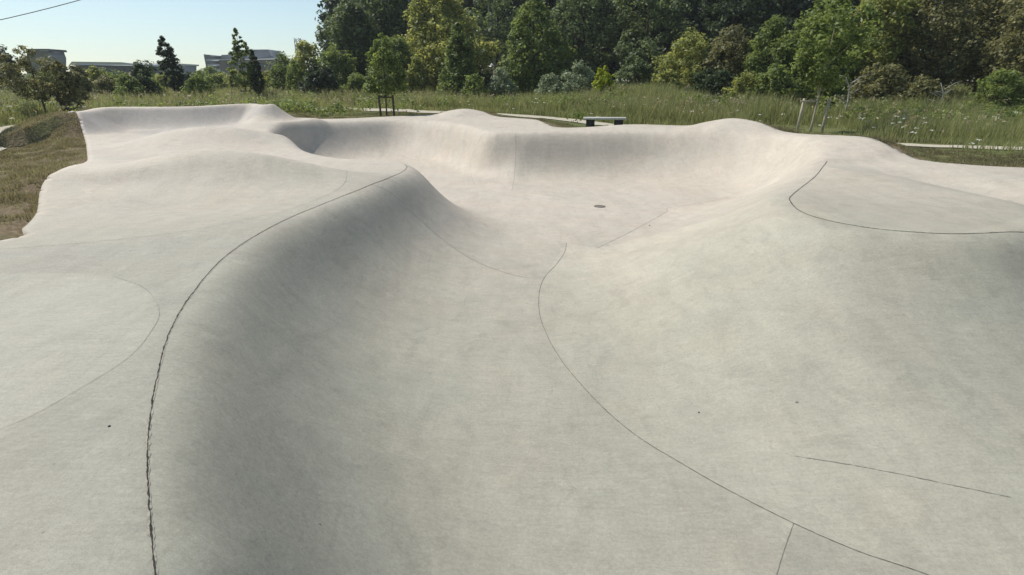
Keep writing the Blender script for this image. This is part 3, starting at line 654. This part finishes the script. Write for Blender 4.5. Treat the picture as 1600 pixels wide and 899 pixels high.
for i, (px, D, top, w, lm, lab) in enumerate([(338, 62, 118, 50, 'leaf_mid', 'low green bush under the left end of the stepped building'), (372, 66, 108, 40, 'leaf_light', 'light green bush behind the feathery staked sapling'), (466, 54, 96, 46, 'leaf_mid', 'green bush left of the dark rounded bush'),
      (174, 50, 120, 50, 'leaf_brown', 'low olive bush beyond the left grass bank'), (236, 52, 122, 46, 'leaf_mid', 'low green bush between the open dark tree and the leaning poplar'), (560, 50, 118, 46, 'leaf_mid', 'low green bush left of the staked sapling stem'), (590, 52, 112, 44, 'leaf_pale', 'pale low bush behind the staked sapling stem'),
      (742, 45, 118, 40, 'leaf_mid', 'low bush at the foot of the cone-shaped tree'), (860, 46, 116, 44, 'leaf_pale', 'pale low bush at the right foot of the egg-shaped tree'), (1040, 43, 112, 60, 'leaf_light', 'yellow-green low bush left of the first hawthorn'), (1165, 38, 116, 60, 'leaf_light', 'bright low bush between the two low green bushes'),
      (1290, 36, 118, 70, 'leaf_mid', 'low bush right behind the tall staked sapling'), (1440, 34, 118, 70, 'leaf_brown', 'low olive bush left of the grey bare shrub'), (1560, 33, 110, 90, 'leaf_mid', 'low green bush at the right end of the meadow'), (80, 58, 112, 60, 'leaf_mid', 'green bush seen behind the crab apple trunk'), (128, 46, 104, 44, 'leaf_brown', 'olive bush just right of the crab apple'), (312, 48, 116, 44, 'leaf_mid', 'green bush right of the leaning poplar foot'), (204, 46, 118, 50, 'leaf_mid', 'low wide green bush behind the middle of the quarter pipe')]):
    T('bush', px, D, top, w, lab, 'bush', leafmat=lm, kind='shrub', crown_from=0, clumps=90, per=42, leaf=.12, clump_r=.36, seed=190+i)
# a far line of bushes closing the view on the left
for k in range(16):
    px = -40+k*34; D = 120+10*math.sin(k*2.1)
    if k == 0:
        farb = make_tree('far_bush', 'leaf_mid', 'shrub', 3.6, 8, 0, 120, 36, .3, .8, seed=99)
    place(farb, px, D, 'far green bush in the low row along the skyline', 'bush', 'far bushes along the skyline', (1, 1, .8+.3*math.sin(k*1.3)**2), k*2.1, k == 0)

# --- staked saplings
def staked(px, py, z_guess, top, wpx, label, stakes, bar, seed, leafmat, kind, dark=True, crown_from=.4, clumps=60, lean=0, leaf=.1, clump_r=.3, sh=1.15, gap=.1):
    x, y = at(px, py, z_guess); z = gz(x, y); h = top_h(y, top)-z; w = wpx/FP*y
    r = make_tree('staked_sapling', leafmat, kind, h, w, crown_from, clumps, 42, leaf, clump_r, seed=seed, bark='bark' if dark else 'stake', trunk_r=.05, lean=lean, gap=gap, limbs=10)
    r.location = (x, y, z); tag(r, label, 'tree')
    mat = 'darkstake' if dark else 'stake'
    for sx, sy, tilt in stakes:
        s = MB(); s.tube([(sx, sy, -.3), (sx+tilt*.5, sy, sh*.5), (sx+tilt, sy, sh)], [.062, .06, .056], 9); 
        o = s.build('tree_stake', M[mat], None, True); o.location = (x, y, z)
        tag(o, label.split(' sapling')[0].split(' tree')[0]+' stake', 'stake')
        STK.append((o, sx))
    b = MB(); a, c = bar; b.box(((a+c)/2, stakes[0][1]-.055, sh-.12), (abs(c-a)+.16, .03, .09)); o = b.build('tree_tie_bar', M[mat], None); o.location = (x, y, z)
    TIES.append(o); s = MB(); s.box((0, 0, 0), (.12, .16, .05)); q = s.build('rubber_strap', M['strap'], r); q.location = (lean*sh, 0, sh-.1)
    return r
STK = []; TIES = []
staked(1266, 204, -.05, -12, 105, 'tall sapling with a loose green crown between two pale stakes, right of the back humps', [(-.62, 0, .10), (.50, -.05, .12)], (-.62, 0.06), 101, 'leaf_mid', 'egg', False, .36, 120, .05, .11, .36, 1.45)
staked(604, 183, .1, 50, 74, 'slender green sapling between two dark stakes beside the far gravel path', [(-.33, 0, -.04), (.45, .05, 0)], (-.33, .45), 102, 'leaf_mid', 'cone', True, .30, 110, .0, .11, .34, 1.25, gap=.22)
staked(387, 164, .3, 44, 34, 'thin feathery sapling with a bare tip standing behind the quarter pipe', [(-.36, 0, 0), (.38, 0, 0)], (-.36, .38), 103, 'leaf_mid', 'flame', True, .25, 130, -.01, .09, .18, 1.2)
labs = ['left pale stake of the tall sapling', 'right pale stake of the tall sapling', 'left dark stake beside the far gravel path', 'right dark stake beside the far gravel path', 'left dark stake behind the quarter pipe', 'right dark stake behind the quarter pipe']
for (o, _), l in zip(STK, labs): tag(o, l, 'stake', 'stakes holding the young trees')
for o, l in zip(TIES, ['pale tie bar from the left stake to the tall sapling', 'dark tie bar across the stakes by the far gravel path', 'dark tie bar across the stakes behind the quarter pipe']): tag(o, l, 'tie bar', 'tie bars on the young trees')
# trunk standing at the left border
x, y = at(6, 222, -.1)
lt = make_tree('broadleaved_tree', 'leaf_brown', 'egg', 5.2, 2.2, .62, 34, 36, .10, .32, seed=111, lean=-.42, trunk_r=.09); lt.location = (x-.1, y, gz(x, y)-.05); tag(lt, 'leaning dark trunk at the left edge above the dry grass bank', 'tree')
# bare pale branches
def bare(px, py, D, h, label, seed):
    rng = np.random.default_rng(seed); x = atD(px, py, D)[0]; z = gz(x, D); b = MB()
    b.tube([(0, 0, -.2), (.05, 0, h*.45), (.0, 0, h*.75), (-.35*h*.4, 0, h)], [.05, .04, .03, .012], 6)
    for k in range(7):
        t = .4+.5*rng.random(); s = rng.choice([-1, 1]); l = h*(.2+.25*rng.random()); b.tube([(0.02, 0, h*t), (s*l*.5, .1*rng.normal(), h*t+l*.35), (s*l, .2*rng.normal(), h*t+l*.5)], [.022, .015, .006], 5)
    o = b.build('bare_shrub', M['palebark'], None, True); o.location = (x, D, z); tag(o, label, 'dead shrub')
bare(1322, 165, 31, 2.3, 'pale dead branches right of the tall staked sapling', 5)
bare(1470, 160, 32, 1.9, 'grey bare shrub in front of the dark hollow on the right', 6)

# ------------------------------------------------------------------ grass
def blades(x, y, h, w, rng, per=5, spread=.12, lean=.35, zoff=-.02):
    n = len(x)*per; X = np.repeat(x, per)+rng.normal(size=n)*spread; Y = np.repeat(y, per)+rng.normal(size=n)*spread
    Hh = np.repeat(h, per)*(.5+.7*rng.random(n)); W = np.repeat(w, per)*(.6+.8*rng.random(n))
    Z = ground_z(X, Y)+zoff; a = rng.random(n)*2*PI; dx, dy = np.cos(a), np.sin(a); l = rng.random(n)*lean*Hh; b = rng.random(n)*2*PI; lx, ly = np.cos(b)*l, np.sin(b)*l
    p0 = np.c_[X-dx*W/2, Y-dy*W/2, Z]; p1 = np.c_[X+dx*W/2, Y+dy*W/2, Z]
    p2 = np.c_[X+dx*W*.35+lx*.45, Y+dy*W*.35+ly*.45, Z+Hh*.62]; p3 = np.c_[X-dx*W*.35+lx*.45, Y-dy*W*.35+ly*.45, Z+Hh*.62]; p4 = np.c_[X+lx, Y+ly, Z+Hh]
    V = np.stack([p0, p1, p2, p3, p4], 1).reshape(-1, 3); k = np.arange(n)*5
    return V, np.c_[k, k+1, k+2, k+3], np.c_[k+3, k+2, k+4], np.repeat(rng.random(len(x)), per)*.55+rng.random(n)*.45
def in_view(x, y, m=1.5): return (np.abs(x) < (.92*(y*CP+.7)+m)) & (y > 1)
def scatter(n, xr, yr, rng):
    x = xr[0]+(xr[1]-xr[0])*rng.random(n); y = yr[0]+(yr[1]-yr[0])*rng.random(n); k = in_view(x, y); return x[k], y[k]
CLEAR = [at(1266, 204, -.05), at(604, 183, .1), at(1250, 200, 0), at(1284, 204, 0)]
def away(a, b): return np.min([np.hypot(a-c[0], b-c[1]) for c in CLEAR], 0) > 2.0
def build_grass():
    rng = np.random.default_rng(77); XS, YS, HS, WS = [], [], [], []
    for n, yr, w, hh in ((60000, (9, 46), .022, .85), (52000, (30, 62), .035, 1.05), (34000, (48, 110), .07, 1.15)):
        xm = .95*yr[1]; x, y = scatter(n, (-xm, xm), yr, rng)
        d = seg_dist(x, y, OUTER); ins = inside(x, y, OUTER); dp = seg_dist(x, y, PATH, False); dfp = seg_dist(x, y, FARPATH, False)
        patch = fbm(x*.22, y*.22, 13)+.08
        k = ~ins & (dp > 1.2-.5*sst(-9, 4, x)) & (dfp > 1.0) & (patch+.25*rng.random(len(x)) > .34)
        mown = ((x > 9) & (y < 22) & (d < 4.5)) | ((x < -6) & (y < 27) & (d < 6)) | ((x < -7) & (x > -22) & (y > 28) & (y < 41) & (d < 4.5))
        # low strip next to the slab everywhere
        hgt = hh*(.12+1.5*fbm(x*.42, y*.42, 17))*sst(.25, 2.4, d)+.10
        for (sx_, sy_) in CLEAR: hgt = hgt*(.16+.84*sst(1.0, 3.0, np.hypot(x-sx_, y-sy_)))
        py_ = np.interp(x, PATH[12:, 0][np.argsort(PATH[12:, 0])], PATH[12:, 1][np.argsort(PATH[12:, 0])])
        mown |= (x > -22) & (x < 8.5) & (y > 25) & (y < py_) & (d < 8) & (x < 40)
        hgt = np.where(mown, .06+.05*rng.random(len(x)), hgt)
        hgt = np.where(dp < 2.2, hgt*.45, hgt)
        k &= ~mown | (rng.random(len(x)) < .3)
        XS.append(x[k]); YS.append(y[k]); HS.append(hgt[k]); WS.append(np.full(k.sum(), w))
    x, y, h, w = map(np.concatenate, (XS, YS, HS, WS))
    V, q, t, ti = blades(x, y, h, w, rng, 5, .10, .6)
    # seed heads and shade tints: patches of greener and drier grass
    ti = np.clip(ti*.7+.75*(np.repeat(fbm(x*.12, y*.12, 19), 5)-.3), 0, 1)
    o = mesh_obj('meadow_grass', V, [q, t], M['grass'], None, False, {'tint': ('FACE', np.r_[ti, ti])}); tag(o, 'tall green meadow grass around the skate bowl', 'grass', None, 'stuff')
    # short dry turf on the banks beside the slab
    n = 150000; xs, ys = [], []
    for cnt, xr, yr in ((90000, (-26, -6), (6, 30)), (50000, (7, 24), (12, 24)), (50000, (-22, 14), (24, 42))):
        a, b = scatter(cnt, xr, yr, rng); d = seg_dist(a, b, OUTER); ins = inside(a, b, OUTER); dp = seg_dist(a, b, PATH, False)
        k = ~ins & (d > .0) & (d < 6.5) & (dp > 1.2) & (fbm(a*.9, b*.9, 23)+.3*sst(0, .8, d)+.12*rng.random(len(a)) > .52)
        xs.append(a[k]); ys.append(b[k])
    x = np.concatenate(xs); y = np.concatenate(ys)
    V, q, t, ti = blades(x, y, .02+.26*np.clip(fbm(x*2.1, y*2.1, 29)-.28, 0, 1)**1.3*1.4, np.full(len(x), .018), rng, 5, .045, .6); bank = np.repeat((x < -6) & (y < 27), 5)*.3
    ti = np.clip(ti*.6+.7*(np.repeat(fbm(x*.5, y*.5, 37), 5)-.25)+bank, 0, 1)
    o = mesh_obj('turf', V, [q, t], M['turf'], None, False, {'tint': ('FACE', np.r_[ti, ti])}); tag(o, 'short dry turf on the banks beside the concrete', 'grass', None, 'stuff')
    # leafy weeds between the grasses
    a, b = scatter(9000, (-55, 50), (26, 66), rng); d = seg_dist(a, b, OUTER); k = (d > 1.5) & ~inside(a, b, OUTER) & (seg_dist(a, b, PATH, False) > 2.4) & (fbm(a*.2, b*.2, 41) > .45) & away(a, b); a, b = a[k], b[k]
    z = ground_z(a, b); C = np.c_[a, b, z+.25+.6*rng.random(len(a))]; V, Q, ti = leaves(C, .26+.26*rng.random(len(a)), 34, .085, rng)
    o = mesh_obj('weeds', V, Q, M['leaf_mid'], None, False, {'tint': ('FACE', ti)}); tag(o, 'leafy weeds mixed into the meadow grass', 'weeds', None, 'stuff')
    # pale seed heads
    a, b = scatter(16000, (-50, 50), (18, 60), rng); d = seg_dist(a, b, OUTER); k = (d > 1.8) & ~inside(a, b, OUTER) & (seg_dist(a, b, PATH, False) > 2.0) & (fbm(a*.3, b*.3, 47) > .44) & away(a, b) & ~((a < -6) & (b < 24)); a, b = a[k], b[k]
    z = ground_z(a, b)+.6+.55*rng.random(len(a)); C = np.c_[a, b, z]; V, Q, ti = leaves(C, .05+.05*rng.random(len(a)), 4, .05, rng, .1, 3.2, 1.6)
    o = mesh_obj('seed_heads', V, Q, M['straw'], None, False, {'tint': ('FACE', ti)}); tag(o, 'pale brown seed heads standing above the meadow grass', 'grass', None, 'stuff')
    # white umbels
    a, b = scatter(5200, (-48, 48), (17, 62), rng); d = seg_dist(a, b, OUTER)
    k = (d > 1.2) & ~inside(a, b, OUTER) & (seg_dist(a, b, PATH, False) > 1.1) & (fbm(a*.28, b*.28, 43)+.12*rng.random(len(a)) > .555) & ~((a < -6) & (b < 24)); a, b = a[k], b[k]
    z = ground_z(a, b)+.42+.5*rng.random(len(a)); C = np.c_[a, b, z]; V, Q, ti = leaves(C, .08+.06*rng.random(len(a)), 10, .048, rng, 2.0, 1.0, .25)
    o = mesh_obj('white_wildflowers', V, Q, M['petal'], None, False, {'tint': ('FACE', ti)}); tag(o, 'white flower heads scattered through the meadow grass', 'wildflowers', None, 'stuff')
build_grass()

# ------------------------------------------------------------------ bench
def bench():
    x, y = at(944, 199.5, 0.0); y = 27.4; x = atD(944, 199, y)[0]; z = gz(x, y)+.02
    t = empty('bench', (x, y, z), R(-7), 'backless concrete slab bench on two dark block legs beyond the bowl', 'bench')
    b = MB(); b.box((0, 0, .47), (2.0, .52, .10), 0, .012); b.build('seat', M['slab'], t)
    for sx in (-.66, .66):
        g = MB(); g.box((sx, 0, .20), (.40, .40, .438), 0, .012); g.build('leg', M['block'], t)
bench()
def rock(px, py, z, r, label, seed):
    rng = np.random.default_rng(seed); x, y = at(px, py, z); n, m = 16, 9; V = []
    for i in range(m):
        a = PI*i/(m-1)
        for k in range(n):
            b = 2*PI*k/n; f = 1+.22*(float(vnoise(math.cos(b)*2+5+seed, math.sin(b)*2+a*2, seed))-.5)*2
            V.append((r[0]*math.sin(a)*math.cos(b)*f, r[1]*math.sin(a)*math.sin(b)*f, r[2]*math.cos(a)*f))
    q = [(i*n+k, i*n+(k+1) % n, i*n+n+(k+1) % n, i*n+n+k) for i in range(m-1) for k in range(n)]
    o = mesh_obj('boulder', V, np.array(q)[:, ::-1], M['rock'], None, True); o.location = (x, y, gz(x, y)+r[2]*.35); o.rotation_euler = (0, 0, .3); tag(o, label, 'boulder')
rock(36, 199, .1, (.62, .35, .24), 'pale flat boulder on the grass bank beside the quarter pipe', 3)
rock(452, 183, .2, (.22, .18, .12), 'small brown stone at the right foot of the quarter pipe', 4)
# bits of debris lying on the slab
def debris(px, py, s, label, seed, leafy_=False):
    x, y = hit(px, py); z = float(H(x, y)); b = MB()
    if leafy_:
        b.tube([(-s, 0, .004), (0, s*.25, .010), (s, 0, .005)], [.0015, .003, .0015], 5); nm, cat = 'twig', 'twig'
    else:
        b.box((0, 0, s*.35), (s*1.4, s, s*.7), 0, s*.25, (.7, .7)); nm, cat = 'pebble', 'pebble'
    o = b.build(nm, M['block'], None, True); o.location = (x, y, z); o.rotation_euler = (0, 0, seed); tag(o, label, cat, 'bits of debris on the concrete')
debris(171, 667, .012, 'dark pebble on the near deck left of the main joint', 1)
debris(1092, 645, .016, 'dark pebble high on the right bank below the drain', 1.2)
debris(500, 820, .008, 'tiny pebble on the near bowl floor', .4)
debris(1245, 630, .022, 'dark twig in the middle of the right bank', .2, True)
debris(1015, 353, .03, 'small pebble on the far bowl floor right of the drain', .9)

# ------------------------------------------------------------------ buildings, mast, cable
def prism(profile_xz, y0, y1):
    n = len(profile_xz); V = [(x, y0, z) for x, z in profile_xz]+[(x, y1, z) for x, z in profile_xz]
    return V, n
def slab_building(root, name, D, pts, depth, mat, parent_name=None):
    """front outline in pixels at distance D, extruded away; triangulated as a fan"""
    V = []
    for px, py in pts: p = atD(px, py, D); V.append((p[0]-root.location.x, 0, p[2]-root.location.z))
    n = len(V); V2 = [(v[0], depth, v[2]) for v in V]; b = MB(); b.add(V+V2, [(i, (i+1) % n, n+(i+1) % n, n+i) for i in range(n)], [(0, i, i+1) for i in range(1, n-1)]+[(n, n+i+1, n+i) for i in range(1, n-1)])
    return b.build(name, M[mat], root)
D = 230; x0 = atD(380, 130, D)[0]
bl = empty('stepped_building', (x0, D, gz(x0, D)), 0, 'grey stepped modern building with slanting walls on the skyline', 'building')
def blk(name, pts, d0, depth, mat):
    o = slab_building(bl, name, D+d0, pts, depth, mat); o.location = (0, d0, 0); return o
blk('wing', [(331, 150), (318, 85), (328, 86), (329, 88), (346, 88), (346, 86), (372, 85), (372, 150)], 6, 14, 'facade')
blk('upper_storey', [(356, 100), (358, 84), (366, 78), (419, 77.5), (420, 87), (427, 88), (428, 100)], 10, 12, 'facade')
blk('front_wing', [(351, 150), (342, 94), (430, 92.5), (430, 150)], 0, 20, 'facade2')
blk('parapet', [(341.5, 94.4), (341.5, 92.6), (430.5, 91), (430.5, 92.8)], -.4, 20.6, 'roof')
blk('side_wing', [(426, 150), (429, 92), (448, 91), (449, 150)], 3, 12, 'facade')
for k in range(5):
    y_ = 92+k*8; blk('window', [(321.5+k*1.7, y_), (344+k*1.2, y_), (344.5+k*1.2, y_+3.2), (322.2+k*1.7, y_+3.2)], 5.6, .3, 'band')
for k in range(7):
    blk('window', [(354+k*10, 99), (361+k*10, 99), (361+k*10, 107), (355+k*10, 107)], -.3, .2, 'glass')
D = 190; x0 = atD(160, 130, D)[0]
hb = empty('long_building', (x0, D, gz(x0, D)), 0, 'long low building with a pale flat roof behind the left trees', 'building')
def blk2(name, pts, d0, depth, mat):
    o = slab_building(hb, name, D+d0, pts, depth, mat); o.location = (0, d0, 0); return o
blk2('wall', [(118, 150), (118, 102), (212, 103), (212, 150)], 0, 16, 'darkroof')
blk2('roof', [(108, 101.5), (112, 96.5), (190, 97.5), (216, 101), (216, 103)], -1.2, 18, 'roof')
for k in range(6): blk2('window', [(125+k*14, 110), (135+k*14, 110), (135+k*14, 118), (125+k*14, 118)], -.15, .1, 'glass')
D = 150; x0 = atD(70, 130, D)[0]
db = empty('dark_hall', (x0, D, gz(x0, D)), 0, 'dark hall with a sloping end rising above the crab apple', 'building')
o = slab_building(db, 'wall', D, [(42, 150), (42, 80), (76, 80), (80, 90), (80, 150)], 5, 'facade'); o = slab_building(db, 'roof', D-.6, [(40, 80), (40, 76.5), (75, 76.5), (77, 80)], 6, 'darkroof'); o.location = (0, -.6, 0)
D = 240; x0 = atD(250, 130, D)[0]
fb_ = empty('low_building', (x0, D, gz(x0, D)), 0, 'low grey building left of the leaning poplar', 'building')
slab_building(fb_, 'wall', D, [(238, 150), (238, 102), (278, 102), (278, 150)], 14, 'facade'); o = slab_building(fb_, 'roof', D-.5, [(236, 102), (236, 99.5), (280, 99.5), (280, 102)], 15, 'roof'); o.location = (0, -.5, 0)
# lattice mast
D = 180; p0 = atD(473, 130, D); p1 = atD(470, 60, D); b = MB(); hM = p1[2]-gz(p0[0], D)
for sx in (-.7, .7):
    for sy in (-.7, .7): b.tube([(sx, sy, 0), (sx, sy, hM)], .13, 5)
for k in range(12):
    z0_ = hM*k/12; z1_ = hM*(k+1)/12
    for s_ in (-.7, .7): b.tube([(-.7, s_, z0_), (.7, s_, z1_)], .07, 4); b.tube([(s_, -.7, z0_), (s_, .7, z1_)], .07, 4)
o = b.build('lattice_mast', M['steel'], None); o.location = (p0[0], D, gz(p0[0], D)); tag(o, 'thin grey lattice mast above the light green bushes', 'mast')
# overhead cable
a = np.array(atD(-160, 62, 34)); c = np.array(atD(260, -42, 40)); pts = [a+(c-a)*t-np.array([0, 0, .9*4*t*(1-t)*.35]) for t in np.linspace(-1, 2, 40)]
b = MB(); b.tube(pts, .022, 6); o = b.build('overhead_cable', M['wire'], None, True); tag(o, 'thin dark overhead cable crossing the sky in the top corner', 'cable')

# ------------------------------------------------------------------ light
SUN_AZ = R(-66)        # measured from +Y towards +X (negative = left)
SUN_EL = R(54)
w = bpy.data.worlds.new('World'); S.world = w; w.use_nodes = True; t = w.node_tree
sky = t.nodes.new('ShaderNodeTexSky'); sky.sky_type = 'NISHITA'; sky.sun_disc = False; sky.sun_elevation = SUN_EL; sky.sun_rotation = SUN_AZ
sky.air_density = 1.0; sky.dust_density = .3; sky.ozone_density = 2.2; sky.altitude = 60
bg = t.nodes['Background']; hs = t.nodes.new('ShaderNodeHueSaturation'); hs.inputs['Saturation'].default_value = .8; t.links.new(sky.outputs[0], hs.inputs['Color'])
tn = t.nodes.new('ShaderNodeMixRGB'); tn.blend_type = 'MULTIPLY'; tn.inputs[0].default_value = 1; tn.inputs[2].default_value = (.97, 1.01, .98, 1); t.links.new(hs.outputs[0], tn.inputs[1])
t.links.new(tn.outputs[0], bg.inputs[0]); bg.inputs[1].default_value = .095
sl = bpy.data.lights.new('sun', 'SUN'); sl.energy = 3.4; sl.angle = R(.6); sl.color = (1, .955, .88)
so = bpy.data.objects.new('sun', sl); COL.objects.link(so)
sd = Vector((math.sin(SUN_AZ)*math.cos(SUN_EL), math.cos(SUN_AZ)*math.cos(SUN_EL), math.sin(SUN_EL)))
so.rotation_euler = sd.to_track_quat('Z', 'Y').to_euler(); so.location = (-20, 0, 30)
vs = S.view_settings; vs.view_transform = 'Standard'; vs.look = 'None'; vs.gamma = 1; vs.use_curve_mapping = False; vs.exposure = .38
# thin summer haze
hx = MB(); zt = 32.0; hx.add([(x_, y_, z_) for z_ in (-4, zt) for x_, y_ in ((-420, -60), (420, -60), (420, 700), (-420, 700))], [(0, 3, 2, 1), (4, 5, 6, 7), (0, 1, 5, 4), (1, 2, 6, 5), (2, 3, 7, 6), (3, 0, 4, 7)])
m_, t_, N_, L_ = nt('haze'); o_ = N_.new('ShaderNodeOutputMaterial'); v_ = N_.new('ShaderNodeVolumePrincipled'); v_.inputs['Density'].default_value = .0004; v_.inputs['Color'].default_value = (.9, .95, 1, 1); v_.inputs['Anisotropy'].default_value = .2; L_.new(v_.outputs[0], o_.inputs['Volume'])
tag(hx.build('haze', m_), kind='stuff')
S.render.engine = 'CYCLES'; S.cycles.max_bounces = 5; S.cycles.diffuse_bounces = 3; S.cycles.transparent_max_bounces = 4; S.cycles.use_denoising = True
